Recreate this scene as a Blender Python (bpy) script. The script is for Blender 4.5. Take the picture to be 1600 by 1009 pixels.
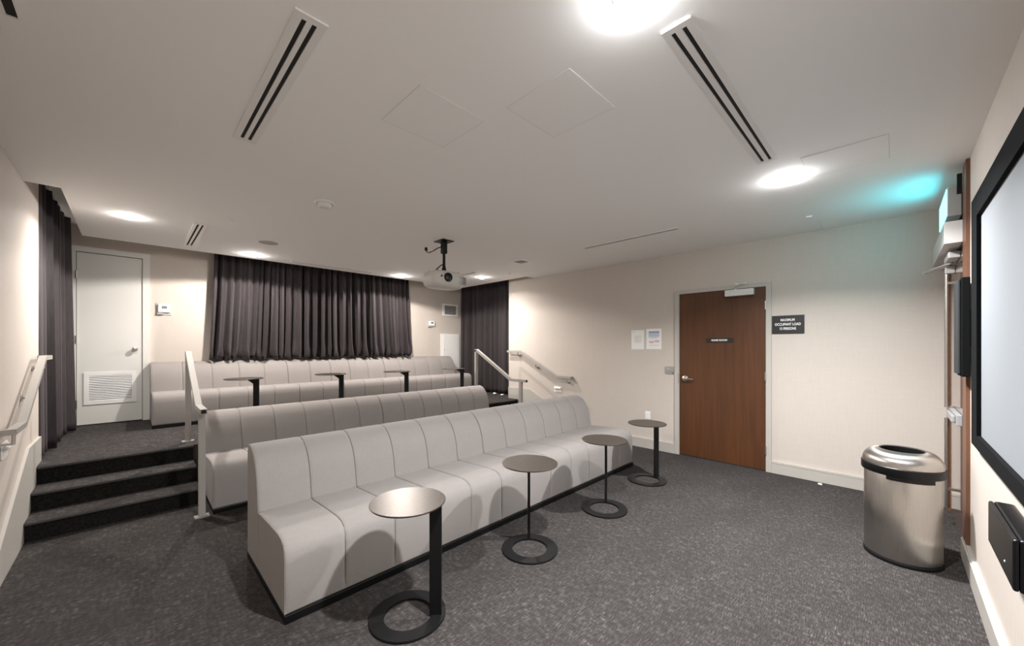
import bpy, bmesh, math, random
from mathutils import Vector, Matrix

# ------------------------------------------------------------------ scene basics
for o in list(bpy.data.objects):
    bpy.data.objects.remove(o, do_unlink=True)
SC = bpy.context.scene
COL = SC.collection
H = 1.40            # all room coordinates below are in eye heights; H turns them into metres
PI = math.pi
random.seed(7)

# camera: level, looking along the diagonal of the room from beside the screen wall
cam_d = bpy.data.cameras.new('camera')
cam_d.sensor_width = 36.0
cam_d.sensor_fit = 'HORIZONTAL'
cam_d.lens = 36.0 * 595.0 / 1600.0
cam_d.shift_y = 36.5 / 1600.0
cam_d.clip_start = 0.02
cam = bpy.data.objects.new('camera', cam_d)
COL.objects.link(cam)
cam.location = (0, 0, H)
cam.rotation_euler = (PI / 2, 0, -PI / 4)
SC.camera = cam

w = bpy.data.worlds.new('world')
SC.world = w
w.use_nodes = True
w.node_tree.nodes['Background'].inputs[0].default_value = (0.03, 0.03, 0.03, 1)
w.node_tree.nodes['Background'].inputs[1].default_value = 1.0

SC.view_settings.view_transform = 'Standard'
SC.view_settings.look = 'None'
SC.view_settings.gamma = 1.0
SC.view_settings.use_curve_mapping = False
SC.view_settings.exposure = 1.36
SC.cycles.max_bounces = 16
SC.cycles.diffuse_bounces = 10
# the three kinds of downlight: shielded pair by the screen, pair over the steps, wide-beam pair by the curtain
LAMPS = {'front': ('AREA', 36.5, 142, (.985, .99, 1.0)), 'steps': ('AREA', 12.0, 156, (1.0, .96, .92)), 'back': ('SPOT', 60.0, 162, (1.0, .935, .885))}

# ------------------------------------------------------------------ materials
def mat(name, col, rough=0.6, metal=0.0, spec=0.5, coat=0.0, emit=None, estr=0.0):
    m = bpy.data.materials.new(name)
    m.use_nodes = True
    b = m.node_tree.nodes['Principled BSDF']
    b.inputs['Base Color'].default_value = (*col, 1)
    b.inputs['Roughness'].default_value = rough
    b.inputs['Metallic'].default_value = metal
    b.inputs['Specular IOR Level'].default_value = spec
    b.inputs['Coat Weight'].default_value = coat
    if emit:
        b.inputs['Emission Color'].default_value = (*emit, 1)
        b.inputs['Emission Strength'].default_value = estr
    return m

def nodes(m):
    return m.node_tree.nodes, m.node_tree.links, m.node_tree.nodes['Principled BSDF']

def coords(m, scale, rot=(0, 0, 0), kind='Object'):
    n, l, b = nodes(m)
    tc = n.new('ShaderNodeTexCoord')
    mp = n.new('ShaderNodeMapping')
    mp.inputs['Scale'].default_value = scale
    mp.inputs['Rotation'].default_value = rot
    l.new(tc.outputs[kind], mp.inputs['Vector'])
    return mp.outputs['Vector']

def noise(m, vec, scale=1.0, detail=2.0, rough=0.5):
    n, l, b = nodes(m)
    t = n.new('ShaderNodeTexNoise')
    t.inputs['Scale'].default_value = scale
    t.inputs['Detail'].default_value = detail
    t.inputs['Roughness'].default_value = rough
    l.new(vec, t.inputs['Vector'])
    return t.outputs['Fac']

def ramp(m, fac, stops):
    n, l, b = nodes(m)
    r = n.new('ShaderNodeValToRGB')
    e = r.color_ramp.elements
    while len(e) > 1:
        e.remove(e[-1])
    e[0].position = stops[0][0]
    e[0].color = (*stops[0][1], 1)
    for p, c in stops[1:]:
        x = e.new(p)
        x.color = (*c, 1)
    l.new(fac, r.inputs['Fac'])
    return r.outputs['Color']

def mix(m, fac, a, b_, blend='MIX'):
    n, l, b = nodes(m)
    x = n.new('ShaderNodeMix')
    x.data_type = 'RGBA'
    x.blend_type = blend
    for key, v in ((0, fac), (6, a), (7, b_)):
        if isinstance(v, bpy.types.NodeSocket):
            l.new(v, x.inputs[key])
        elif key == 0:
            x.inputs[0].default_value = v
        else:
            x.inputs[key].default_value = (*v, 1)
    return x.outputs[2]

def math_node(m, op, a, b_=0.0):
    n, l, b = nodes(m)
    x = n.new('ShaderNodeMath')
    x.operation = op
    for i, v in enumerate((a, b_)):
        if isinstance(v, bpy.types.NodeSocket):
            l.new(v, x.inputs[i])
        else:
            x.inputs[i].default_value = v
    return x.outputs[0]

def bump(m, fac, strength=0.3, dist=0.002):
    n, l, b = nodes(m)
    x = n.new('ShaderNodeBump')
    x.inputs['Strength'].default_value = strength
    x.inputs['Distance'].default_value = dist
    l.new(fac, x.inputs['Height'])
    l.new(x.outputs['Normal'], b.inputs['Normal'])

def base(m, sock):
    m.node_tree.links.new(sock, nodes(m)[2].inputs['Base Color'])

M = {}
# woven wall covering
def wall_mat(name, c0, c1):
    m = mat(name, c0, 0.75, spec=0.25)
    a = noise(m, coords(m, (9, 9, 420)), 1.0, 2)
    b = noise(m, coords(m, (330, 330, 6)), 1.0, 2)
    f = math_node(m, 'MULTIPLY', math_node(m, 'ADD', a, b), 0.5)
    base(m, ramp(m, f, [(0.3, c0), (0.7, c1)]))
    bump(m, f, 0.15, 0.001)
    return m
M['wall'] = wall_mat('woven_wallcovering', (0.52, 0.463, 0.411), (0.585, 0.525, 0.470))
M['ceiling'] = mat('ceiling_paint', (0.885, 0.875, 0.86), 0.9, spec=0.2)
bump(M['ceiling'], noise(M['ceiling'], coords(M['ceiling'], (60, 60, 60)), 1, 3), 0.08, 0.001)
M['panel'] = mat('ceiling_panel_paint', (0.875, 0.865, 0.85), 0.85, spec=0.2)
M['trimpaint'] = mat('painted_trim', (0.45, 0.425, 0.385), 0.45)
M['doorpaint'] = mat('painted_metal_door', (0.67, 0.66, 0.62), 0.45)
M['white'] = mat('white_enamel', (0.80, 0.79, 0.77), 0.4)
M['whiteplastic'] = mat('white_plastic', (0.83, 0.82, 0.79), 0.35)
M['greyplastic'] = mat('grey_plastic', (0.30, 0.30, 0.30), 0.4)
M['lcd'] = mat('display_grey', (0.16, 0.18, 0.17), 0.25)
M['black'] = mat('black_powder_coat', (0.0045, 0.0045, 0.0048), 0.45, spec=0.3)
M['bezel'] = mat('black_velvet_frame', (0.005, 0.0055, 0.006), 0.9, spec=0.08)
M['blackgloss'] = mat('black_gloss_cabinet', (0.005, 0.005, 0.006), 0.30, spec=0.15)
M['plinth'] = mat('black_plinth', (0.005, 0.005, 0.005), 0.35, spec=0.3)
M['slot'] = mat('dark_slot', (0.012, 0.011, 0.011), 0.8)
M['greyslot'] = mat('grey_slot', (0.07, 0.062, 0.058), 0.8)
M['rail'] = mat('painted_rail', (0.37, 0.350, 0.322), 0.38, metal=0.15)
M['steel'] = mat('satin_steel', (0.62, 0.60, 0.57), 0.3, metal=1.0)
M['nickel'] = mat('satin_nickel', (0.70, 0.66, 0.60), 0.28, metal=1.0)
M['alu'] = mat('aluminium_paint', (0.66, 0.65, 0.63), 0.42, metal=0.2)
M['speakergrille'] = mat('grey_speaker_mesh', (0.46, 0.435, 0.42), 0.8)
M['paper'] = mat('paper', (0.80, 0.79, 0.76), 0.8)
M['inkgrey'] = mat('grey_print', (0.42, 0.41, 0.40), 0.8)
M['inkblue'] = mat('blue_print', (0.46, 0.53, 0.63), 0.8)
M['inknavy'] = mat('dark_blue_print', (0.28, 0.31, 0.38), 0.8)
M['inkpink'] = mat('red_print', (0.62, 0.43, 0.45), 0.8)
M['sign'] = mat('black_sign_plastic', (0.018, 0.017, 0.018), 0.4)
M['letter'] = mat('white_lettering', (0.82, 0.81, 0.79), 0.5)
M['screen'] = mat('projection_fabric', (0.235, 0.252, 0.268), 0.7, spec=0.3)
for k_, e_ in (('front', 215.0), ('steps', 95.0), ('back', 195.0)):
    M['lamp_' + k_] = mat('lamp_lens_' + k_, (0.9, 0.9, 0.9), 0.4, emit=LAMPS[k_][3], estr=e_)
M['exitface'] = mat('lit_exit_face', (0.25, 0.75, 0.70), 0.4, emit=(0.07, 0.86, 1.0), estr=3.4)
M['projector'] = mat('projector_shell', (0.63, 0.60, 0.56), 0.4)
M['joint'] = mat('panel_joint', (0.60, 0.58, 0.56), 0.9)
M['darkmesh'] = mat('dark_speaker_mesh', (0.03, 0.031, 0.032), 0.85, spec=0.15)
M['signbox'] = mat('grey_sign_box', (0.34, 0.34, 0.33), 0.5)
M['lens'] = mat('lens_glass', (0.01, 0.01, 0.012), 0.08, coat=1.0)

# carpet: dark loop pile with pale crossed flecks
m = mat('patterned_carpet', (0.06, 0.055, 0.055), 0.95, spec=0.1)
n1 = noise(m, coords(m, (26, 190, 1)), 1, 2, 0.6)          # fine ribs along the rows
n2 = noise(m, coords(m, (26, 42, 1)), 1, 2, 0.55)          # blocks where the pale yarn comes up
n3 = noise(m, coords(m, (2.2, 3.0, 1)), 1, 3, 0.6)
n4 = noise(m, coords(m, (430, 430, 1)), 1, 1, 0.5)
n5 = noise(m, coords(m, (60, 14, 1)), 1, 2, 0.5)           # cross breaks
ribs = ramp(m, n1, [(0.40, (0.0, 0.0, 0.0)), (0.68, (1, 1, 1))])
blk = ramp(m, n2, [(0.40, (0.32, 0.32, 0.32)), (0.70, (1, 1, 1))])
brk = ramp(m, n5, [(0.38, (0.35, 0.35, 0.35)), (0.60, (1, 1, 1))])
sel = ramp(m, n3, [(0.35, (0.55, 0.55, 0.55)), (0.65, (1, 1, 1))])
fl = mix(m, 1.0, mix(m, 1.0, mix(m, 1.0, ribs, blk, 'MULTIPLY'), brk, 'MULTIPLY'), sel, 'MULTIPLY')
col = mix(m, fl, (0.033, 0.0295, 0.0285), (0.165, 0.149, 0.139))
col = mix(m, 1.0, col, ramp(m, n4, [(0.3, (0.6, 0.6, 0.6)), (0.7, (1.3, 1.3, 1.3))]), 'MULTIPLY')
base(m, col)
bump(m, n4, 0.5, 0.003)
M['carpet'] = m
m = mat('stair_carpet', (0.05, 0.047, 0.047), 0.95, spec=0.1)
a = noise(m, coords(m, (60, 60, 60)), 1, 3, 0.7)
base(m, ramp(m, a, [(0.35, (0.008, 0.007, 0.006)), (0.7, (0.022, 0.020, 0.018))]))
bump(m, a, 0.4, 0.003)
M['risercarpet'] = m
M['nosing'] = mat('rubber_nosing', (0.055, 0.053, 0.052), 0.6)

# sofa fabric
m = mat('sofa_fabric', (0.42, 0.385, 0.36), 0.85, spec=0.2)
nodes(m)[2].inputs['Sheen Weight'].default_value = 0.1
a = noise(m, coords(m, (420, 420, 420)), 1, 2, 0.6)
b = noise(m, coords(m, (7, 7, 7)), 1, 3, 0.6)
base(m, mix(m, b, ramp(m, a, [(0.3, (0.200, 0.180, 0.169)), (0.7, (0.284, 0.260, 0.245))]),
            ramp(m, a, [(0.3, (0.226, 0.206, 0.194)), (0.7, (0.310, 0.284, 0.268))])))
bump(m, a, 0.25, 0.001)
M['fabric'] = m

# velvet curtain
m = mat('curtain_velvet', (0.07, 0.062, 0.07), 0.7, spec=0.3)
nodes(m)[2].inputs['Sheen Weight'].default_value = 0.08
nodes(m)[2].inputs['Sheen Tint'].default_value = (0.9, 0.8, 0.85, 1)
a = noise(m, coords(m, (200, 200, 8)), 1, 3, 0.6)
base(m, ramp(m, a, [(0.3, (0.022, 0.0175, 0.0185)), (0.7, (0.043, 0.035, 0.037))]))
M['curtain'] = m

# stained wood with upright grain
def wood(name, c0, c1, rough, coat):
    m = mat(name, c0, rough, coat=coat)
    a = noise(m, coords(m, (34, 34, 1.6)), 1, 6, 0.65)
    b = noise(m, coords(m, (3.0, 3.0, 0.5)), 1, 3, 0.5)
    f = math_node(m, 'ADD', math_node(m, 'MULTIPLY', a, 0.6), math_node(m, 'MULTIPLY', b, 0.4))
    base(m, ramp(m, f, [(0.30, c0), (0.70, c1)]))
    bump(m, a, 0.08, 0.001)
    return m
M['wood'] = wood('stained_wood', (0.050, 0.0165, 0.0040), (0.105, 0.036, 0.0085), 0.48, 0.0)
M['woodedge'] = wood('stained_wood_casing', (0.09, 0.036, 0.017), (0.16, 0.068, 0.034), 0.45, 0.0)
M['woodgloss'] = wood('polished_wood', (0.085, 0.034, 0.016), (0.15, 0.062, 0.028), 0.16, 0.8)

# brushed stainless
m = mat('brushed_stainless', (0.50, 0.475, 0.445), 0.25, metal=1.0)
a = noise(m, coords(m, (900, 900, 2)), 1, 2, 0.6)
r_ = ramp(m, a, [(0.3, (0.26, 0.26, 0.26)), (0.7, (0.34, 0.34, 0.34))])
m.node_tree.links.new(r_, nodes(m)[2].inputs['Roughness'])
nodes(m)[2].inputs['Anisotropic'].default_value = 0.75
tg = m.node_tree.nodes.new('ShaderNodeTangent')
tg.direction_type = 'RADIAL'
tg.axis = 'Z'
m.node_tree.links.new(tg.outputs[0], nodes(m)[2].inputs['Tangent'])
M['stainless'] = m
# dark bronze table top
m = mat('bronzed_steel_top', (0.10, 0.088, 0.078), 0.36, metal=0.75)
a = noise(m, coords(m, (60, 60, 60)), 1, 3, 0.6)
base(m, ramp(m, a, [(0.3, (0.075, 0.062, 0.052)), (0.7, (0.105, 0.088, 0.075))]))
M['tabletop'] = m

# ------------------------------------------------------------------ mesh helpers (eye-height units)
class MB:
    def __init__(s):
        s.v = []
        s.f = []
    def add(s, vs, fs):
        k = len(s.v)
        s.v += [tuple(p) for p in vs]
        s.f += [tuple(i + k for i in f) for f in fs]
        return s
    def box(s, x0, x1, y0, y1, z0, z1, bev=0.0):
        if x1 < x0: x0, x1 = x1, x0
        if y1 < y0: y0, y1 = y1, y0
        if z1 < z0: z0, z1 = z1, z0
        if bev <= 0:
            v = [(x, y, z) for x in (x0, x1) for y in (y0, y1) for z in (z0, z1)]
            return s.add(v, [(0, 1, 3, 2), (4, 6, 7, 5), (0, 4, 5, 1), (2, 3, 7, 6), (0, 2, 6, 4), (1, 5, 7, 3)])
        b = min(bev, (x1 - x0) / 2.01, (y1 - y0) / 2.01, (z1 - z0) / 2.01)
        bm = bmesh.new()
        bmesh.ops.create_cube(bm, size=1)
        for q in bm.verts:
            q.co = Vector((x0 + (q.co.x + .5) * (x1 - x0), y0 + (q.co.y + .5) * (y1 - y0), z0 + (q.co.z + .5) * (z1 - z0)))
        bmesh.ops.bevel(bm, geom=bm.edges[:], offset=b, segments=2, profile=0.5, affect='EDGES')
        bm.verts.index_update()
        s.add([q.co[:] for q in bm.verts], [[q.index for q in f.verts] for f in bm.faces])
        bm.free()
        return s
    def bar(s, p, q, wx, wz, up=(0, 0, 1)):
        """rectangular bar from p to q, wx across, wz along 'up'"""
        p, q, up = Vector(p), Vector(q), Vector(up)
        d = (q - p).normalized()
        a = d.cross(up)
        if a.length < 1e-5:
            a = d.cross(Vector((0, 1, 0)))
        a.normalize()
        b = a.cross(d).normalized()
        vs = []
        for c in (p, q):
            for i, j in ((-1, -1), (1, -1), (1, 1), (-1, 1)):
                vs.append(c + a * i * wx / 2 + b * j * wz / 2)
        return s.add(vs, [(0, 1, 2, 3), (7, 6, 5, 4), (0, 4, 5, 1), (1, 5, 6, 2), (2, 6, 7, 3), (3, 7, 4, 0)])
    def tube(s, pts, r, n=10):
        pts = [Vector(p) for p in pts]
        rings = []
        for i, p in enumerate(pts):
            d = (pts[min(i + 1, len(pts) - 1)] - pts[max(i - 1, 0)]).normalized()
            a = d.cross(Vector((0, 0, 1)))
            if a.length < 1e-4:
                a = d.cross(Vector((0, 1, 0)))
            a.normalize()
            b = d.cross(a)
            rings.append([p + (a * math.cos(2 * PI * k / n) + b * math.sin(2 * PI * k / n)) * r for k in range(n)])
        vs = [x for rg in rings for x in rg]
        fs = []
        for i in range(len(rings) - 1):
            for k in range(n):
                fs.append((i * n + k, i * n + (k + 1) % n, (i + 1) * n + (k + 1) % n, (i + 1) * n + k))
        fs.append(tuple(range(n - 1, -1, -1)))
        fs.append(tuple(range((len(rings) - 1) * n, len(rings) * n)))
        return s.add(vs, fs)
    def lathe(s, prof, c=(0, 0, 0), n=32, axis='z', cap=True):
        """prof: list of (radius, height)"""
        vs, fs = [], []
        for r, h in prof:
            for k in range(n):
                a = 2 * PI * k / n
                u, v_ = r * math.cos(a), r * math.sin(a)
                if axis == 'z': p = (c[0] + u, c[1] + v_, c[2] + h)
                elif axis == 'y': p = (c[0] + u, c[1] + h, c[2] + v_)
                else: p = (c[0] + h, c[1] + u, c[2] + v_)
                vs.append(p)
        for i in range(len(prof) - 1):
            for k in range(n):
                fs.append((i * n + k, i * n + (k + 1) % n, (i + 1) * n + (k + 1) % n, (i + 1) * n + k))
        if cap:
            fs.append(tuple(range(n - 1, -1, -1)))
            fs.append(tuple(range((len(prof) - 1) * n, len(prof) * n)))
        return s.add(vs, fs)
    def prism(s, poly, a0, a1, axis='x'):
        """extrude a 2D polygon; axis x: poly=(y,z), y: (x,z), z: (x,y)"""
        def mk(u, v_, a):
            return (a, u, v_) if axis == 'x' else ((u, a, v_) if axis == 'y' else (u, v_, a))
        n = len(poly)
        vs = [mk(u, v_, a0) for u, v_ in poly] + [mk(u, v_, a1) for u, v_ in poly]
        fs = [tuple(range(n)), tuple(range(2 * n - 1, n - 1, -1))]
        for i in range(n):
            fs.append((i, (i + 1) % n, n + (i + 1) % n, n + i))
        return s.add(vs, fs)
    def build(s, name, material, parent=None, smooth=False, origin=(0, 0, 0)):
        me = bpy.data.meshes.new(name)
        me.from_pydata([((x - origin[0]) * H, (y - origin[1]) * H, (z - origin[2]) * H) for x, y, z in s.v], [], s.f)
        bm = bmesh.new()
        bm.from_mesh(me)
        bmesh.ops.recalc_face_normals(bm, faces=bm.faces[:])
        bm.to_mesh(me)
        bm.free()
        me.materials.append(M[material] if isinstance(material, str) else material)
        if smooth:
            for p in me.polygons:
                p.use_smooth = True
            try:
                me.set_sharp_from_angle(angle=math.radians(40))
            except Exception:
                pass
        o = bpy.data.objects.new(name, me)
        COL.objects.link(o)
        if parent:
            o.parent = parent
        else:
            o.location = tuple(c * H for c in origin)
        return o

def tag(o, label, cat, group=None):
    o['label'] = label
    o['category'] = cat
    if group: o['group'] = group
    return o

def thing(name, label, cat, loc, group=None, rz=0.0):
    o = bpy.data.objects.new(name, None)
    o.empty_display_size = 0.1
    COL.objects.link(o)
    o.location = tuple(c * H for c in loc)
    o.rotation_euler = (0, 0, rz)
    return tag(o, label, cat, group)

def struct(o, label=None):
    o['kind'] = 'structure'
    if label: o['label'] = label
    return o

def sgroup(name, label, loc=(0, 0, 0)):
    o = bpy.data.objects.new(name, None)
    COL.objects.link(o)
    o.location = tuple(c * H for c in loc)
    return struct(o, label)

def copy_tree(o, parent=None):
    c = o.copy()
    COL.objects.link(c)
    c.parent = parent
    for ch in list(o.children):
        copy_tree(ch, c)
    return c

def lettering(name, text, size, parent, material, mtx, align='CENTER', bold=0.0):
    cu = bpy.data.curves.new(name, 'FONT')
    cu.body = text
    cu.size = size * H
    cu.align_x = align
    cu.align_y = 'CENTER'
    cu.extrude = 0.0006
    cu.offset = bold
    tmp = bpy.data.objects.new('tmp', cu)
    COL.objects.link(tmp)
    dg = bpy.context.evaluated_depsgraph_get()
    dg.update()
    me = bpy.data.meshes.new_from_object(tmp.evaluated_get(dg))
    bpy.data.objects.remove(tmp, do_unlink=True)
    me.materials.clear()
    me.materials.append(M[material])
    me.transform(mtx)
    o = bpy.data.objects.new(name, me)
    COL.objects.link(o)
    o.parent = parent
    return o

# ------------------------------------------------------------------ room constants (eye heights)
XL, XR = -0.397, 3.60          # side walls
YF, YB = -0.25, 5.00           # screen wall, back wall
ZC = 1.861                     # dropped ceiling
ZU = 2.06                      # raised ceiling inside the curtain pockets
PZ = 0.307                     # platform
PY = 3.487                     # platform edge
YE = 3.66                      # ends of the side walls, where the curtained openings start
XAL, XAR = -0.62, 3.95         # far sides of the curtained openings
T = 0.08
YN = 3.20                      # curtain pocket starts
XPL, XPR = -0.27, 3.45         # pocket edges
YP = 4.45
R1, TD, SY = PZ / 3, 0.183, 3.121   # riser, tread depth, first riser
SXL, SXR = 0.31, 2.985         # inner sides of the two flights

# ------------------------------------------------------------------ shell
struct(MB().box(XL - T, XR + T, YF - T, PY + .05, -0.06, 0).build('floor', 'carpet'),
       'dark grey flecked carpet floor in front of the steps')
struct(MB().box(XAL - T, XAR + T, PY + .05, YB + T, -0.06, PZ).box(SXL, SXR, PY, PY + .05, 0, PZ - .001)
       .box(XL, XR, PY + .012, PY + .05, 0.0, PZ).build('floor_upper', 'carpet'),
       'raised carpeted platform behind the steps')
struct(MB().box(XL - T, XL, YF - T, YE, 0, ZU).build('wall_left', 'wall'), 'pale beige left wall with a sloping handrail')
struct(MB().box(XAL - T, XAL, YE - .1, YB + T, PZ, ZU).box(XAL, XL - T, YE - T - .02, YE - .02, PZ, ZU).build('wall_alcove_left', 'wall'))
struct(MB().box(XR, XR + T, YF - T, YE, 0, ZU).build('wall_right', 'wall'), 'beige right wall around the brown door')
struct(MB().box(XAR, XAR + T, YE - .1, YB + T, PZ, ZU).box(XR + T, XAR, YE - T - .02, YE - .02, PZ, ZU).build('wall_alcove_right', 'wall'))
struct(MB().box(XAL, XAR, YB, YB + T, PZ, ZU).build('wall_back', 'wall'), 'beige back wall behind the rear sofa')
struct(MB().box(XL, XR, YF - T, YF, 0, ZC).build('wall_front', 'wall'), 'beige wall that carries the projection screen')
# dropped ceiling with the curtain pockets cut out of three sides
struct(MB().box(XL, XR, YF, YN, ZC, ZC + .1).box(XPL, XPR, YN, YP, ZC, ZC + .1).build('ceiling', 'ceiling'),
       'pale flat dropped ceiling')
struct(MB().box(XAL - T, XAR + T, YN - .2, YB + T, ZU, ZU + .06).build('ceiling_upper', 'ceiling'))
# corner bead at the right end of the back wall
struct(MB().box(3.855, 3.872, YB - .012, YB, PZ, ZU).build('trim_1', 'white'), 'slim pale corner strip beside the right curtain')

# stairs: two flights, risers and treads as parts
def flight(x0, x1, label):
    g = sgroup('stairs', label, ((x0 + x1) / 2, SY, 0))
    o = ((x0 + x1) / 2, SY, 0)
    for k in range(3):
        y = SY + k * TD
        z = (k + 1) * R1
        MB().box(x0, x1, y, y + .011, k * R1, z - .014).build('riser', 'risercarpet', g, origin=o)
        if k < 2:
            MB().box(x0, x1, y + .011, y + TD, k * R1 if k else 0, z - .014).box(x0, x1, y - .014, y + TD + .0, z - .014, z, 0.004).build('tread', 'carpet', g, origin=o)
        else:
            MB().box(x0, x1, y - .014, y + .012, z - .014, z, 0.004).build('tread', 'carpet', g, origin=o)
        MB().box(x0 + .002, x1 - .002, y - .0165, y - .0135, z - .013, z - .002).build('nosing', 'nosing', g, origin=o)
    return g
flight(XL + .012, SXL, 'three dark carpeted steps beside the left wall')
flight(SXR + .03, XR - .012, 'carpeted steps beside the right wall, mostly hidden by the sofas')

# baseboards: level runs and the sloping skirts beside the steps
BH = 0.091
BT = 0.018
def skirt(x0, x1, name, label):
    mb = MB()
    # convex pieces keep the fill clean
    mb.prism([(YF + .001, 0), (YF + .001, BH), (2.50, BH), (SY - .02, BH + (SY - .02 - 2.50) * (.364 / .77)), (SY - .02, 0)], x0, x1)
    def top(y): return min(.455, BH + (y - 2.50) * (.364 / .77))
    ys = [SY - .02, SY + TD - .02, SY + 2 * TD - .02, YE - .002]
    for k in range(3):
        a, b_ = ys[k], ys[k + 1]
        pts = [(a, (k + 1) * R1 - .1), (a, top(a))]
        if a < 3.27 < b_: pts.append((3.27, .455))
        pts += [(b_, top(b_)), (b_, (k + 1) * R1 - .1)]
        mb.prism(pts, x0, x1)
    return mb
def clean_run(segs, name, label, material='trimpaint'):
    mb = MB()
    for s_ in segs: mb.box(*s_)
    return struct(mb.build(name, material), label)
struct(skirt(XL, XL + BT * .65, '', '').build('baseboard_left', 'trimpaint'), 'pale baseboard that climbs along the left steps')
# the right baseboard is broken by the door
dY0, dY1 = 0.680, 1.440
rb = MB()
rb.box(XR - BT, XR, YF + .001, dY0 - .001, 0, BH).box(XR - BT - .002, XR, YF + .001, dY0 - .001, BH - .012, BH - .008)
rb.box(XR - BT, XR, dY1 + .001, 2.50, 0, BH)
def topy(y): return min(.455, BH + (y - 2.50) * (.364 / .77))
rb.prism([(2.50, 0), (2.50, BH), (SY - .02, topy(SY - .02)), (SY - .02, 0)], XR - BT * .65, XR)
ys = [SY - .02, SY + TD - .02, SY + 2 * TD - .02, YE - .002]
for k in range(3):
    a, b_ = ys[k], ys[k + 1]
    pts = [(a, (k + 1) * R1 - .1), (a, topy(a))]
    if a < 3.27 < b_: pts.append((3.27, .455))
    pts += [(b_, topy(b_)), (b_, (k + 1) * R1 - .1)]
    rb.prism(pts, XR - BT * .65, XR)
struct(rb.build('baseboard_right', 'trimpaint'), 'pale baseboard along the right wall')
clean_run([(XL + BT, 2.812, YF, YF + .02, 0, BH - .006), (XL + BT, 2.812, YF, YF + .015, BH - .006, BH)], 'baseboard_front', 'pale baseboard under the projection screen')
clean_run([(.128, 3.85, YB - .015, YB, PZ, PZ + BH)], 'baseboard_back', 'pale baseboard behind the rear sofa')

# ------------------------------------------------------------------ doors
# brown door in the right wall
d1 = sgroup('door_1', 'brown wooden door with a lever handle and a closer in the right wall', (XR, 1.06, 0))
o1 = (XR, 1.06, 0)
fr = MB().box(XR - .016, XR, 1.402, dY1, 0, 1.515).box(XR - .016, XR, dY0, .716, 0, 1.515).box(XR - .016, XR, .716, 1.402, 1.481, 1.515)
fr.box(XR - .010, XR, 1.398, 1.402, 0, 1.481).box(XR - .010, XR, .716, .719, 0, 1.481)
fr.build('door_frame', 'trimpaint', d1, origin=o1)
leaf = MB().box(XR - .0075, XR - .0005, .7205, 1.3965, .008, 1.4785, .001).build('door_leaf', 'wood', d1, origin=o1)
MB().box(XR - .009, XR - .0005, .7205, 1.3965, .001, .0075).build('threshold_gap', 'slot', d1, origin=o1)
hd = MB()
hd.lathe([(.024, 0), (.027, -.004), (.026, -.010), (.018, -.013), (.010, -.015), (.009, -.036)], (XR - .0075, 1.345, .706), 20, 'x')
hd.tube([(XR - .040, 1.345, .706), (XR - .042, 1.325, .706), (XR - .042, 1.295, .705), (XR - .038, 1.268, .703)], .0075, 10)
hn = hd.build('lever_handle', 'nickel', d1, True, origin=o1)
MB().box(XR - .0185, XR - .0165, 1.398, 1.408, .66, .75).build('strike_plate', 'greyplastic', d1, origin=o1)
for z in (1.33, .76, .17):
    MB().tube([(XR - .020, .7185, z - .035), (XR - .020, .7185, z + .035)], .006, 8).build('hinge', 'steel', d1, True, origin=o1)
cl = MB().box(XR - .058, XR - .0078, .795, 1.005, 1.419, 1.472, .004).build('door_closer', 'alu', d1, origin=o1)
MB().bar((XR - .035, .93, 1.479), (XR - .105, .905, 1.505), .016, .005).bar((XR - .105, .905, 1.510), (XR - .02, .86, 1.520), .013, .005) \
    .tube([(XR - .035, .93, 1.470), (XR - .035, .93, 1.484)], .010, 10).tube([(XR - .105, .905, 1.500), (XR - .105, .905, 1.514)], .007, 8) \
    .box(XR - .03, XR - .0162, .845, .875, 1.512, 1.527).build('closer_arm', 'alu', d1, origin=o1)
sp = MB().box(XR - .0115, XR - .0078, .953, 1.165, 1.033, 1.073).build('door_sign', 'sign', d1, origin=o1)
face_x = Matrix(((0, 0, -1, 0), (-1, 0, 0, 0), (0, 1, 0, 0), (0, 0, 0, 1)))   # text reads on a face that looks towards -X
lettering('lettering', 'GAME ROOM', .021, sp, 'letter', Matrix.Translation(Vector(((-.0118) * H, 0, 1.0525 * H))) @ face_x, bold=0.0009)

# white metal door in the back wall
d2 = sgroup('door_2', 'pale painted metal door with a louvred vent in the back wall', (-.13, YB, PZ))
o2 = (-.13, YB, PZ)
MB().box(-.385, -.337, YB - .018, YB, PZ, 1.872).box(.076, .126, YB - .018, YB, PZ, 1.872).box(-.337, .076, YB - .018, YB, 1.824, 1.872).build('door_frame', 'doorpaint', d2, origin=o2)
MB().box(-.3335, .0725, YB - .010, YB - .0005, PZ + .008, 1.819, .001).build('door_leaf', 'doorpaint', d2, origin=o2)
MB().box(-.337, .076, YB - .006, YB - .0002, PZ + .001, 1.8235).build('shadow_gap', 'slot', d2, origin=o2)
gv = MB()
gx0, gx1, gz0, gz1 = -.293, .034, .487, .770
gv.box(gx0, gx1, YB - .017, YB - .0102, gz0, gz0 + .030).box(gx0, gx1, YB - .017, YB - .0102, gz1 - .030, gz1)
gv.box(gx0, gx0 + .030, YB - .017, YB - .0102, gz0 + .03, gz1 - .03).box(gx1 - .030, gx1, YB - .017, YB - .0102, gz0 + .03, gz1 - .03)
gf = gv.build('vent_frame', 'white', d2, origin=o2)
MB().box(gx0 + .03, gx1 - .03, YB - .0112, YB - .0102, gz0 + .03, gz1 - .03).build('vent_back', 'greyslot', d2, origin=o2)
NS = 15
lv = None
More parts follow.
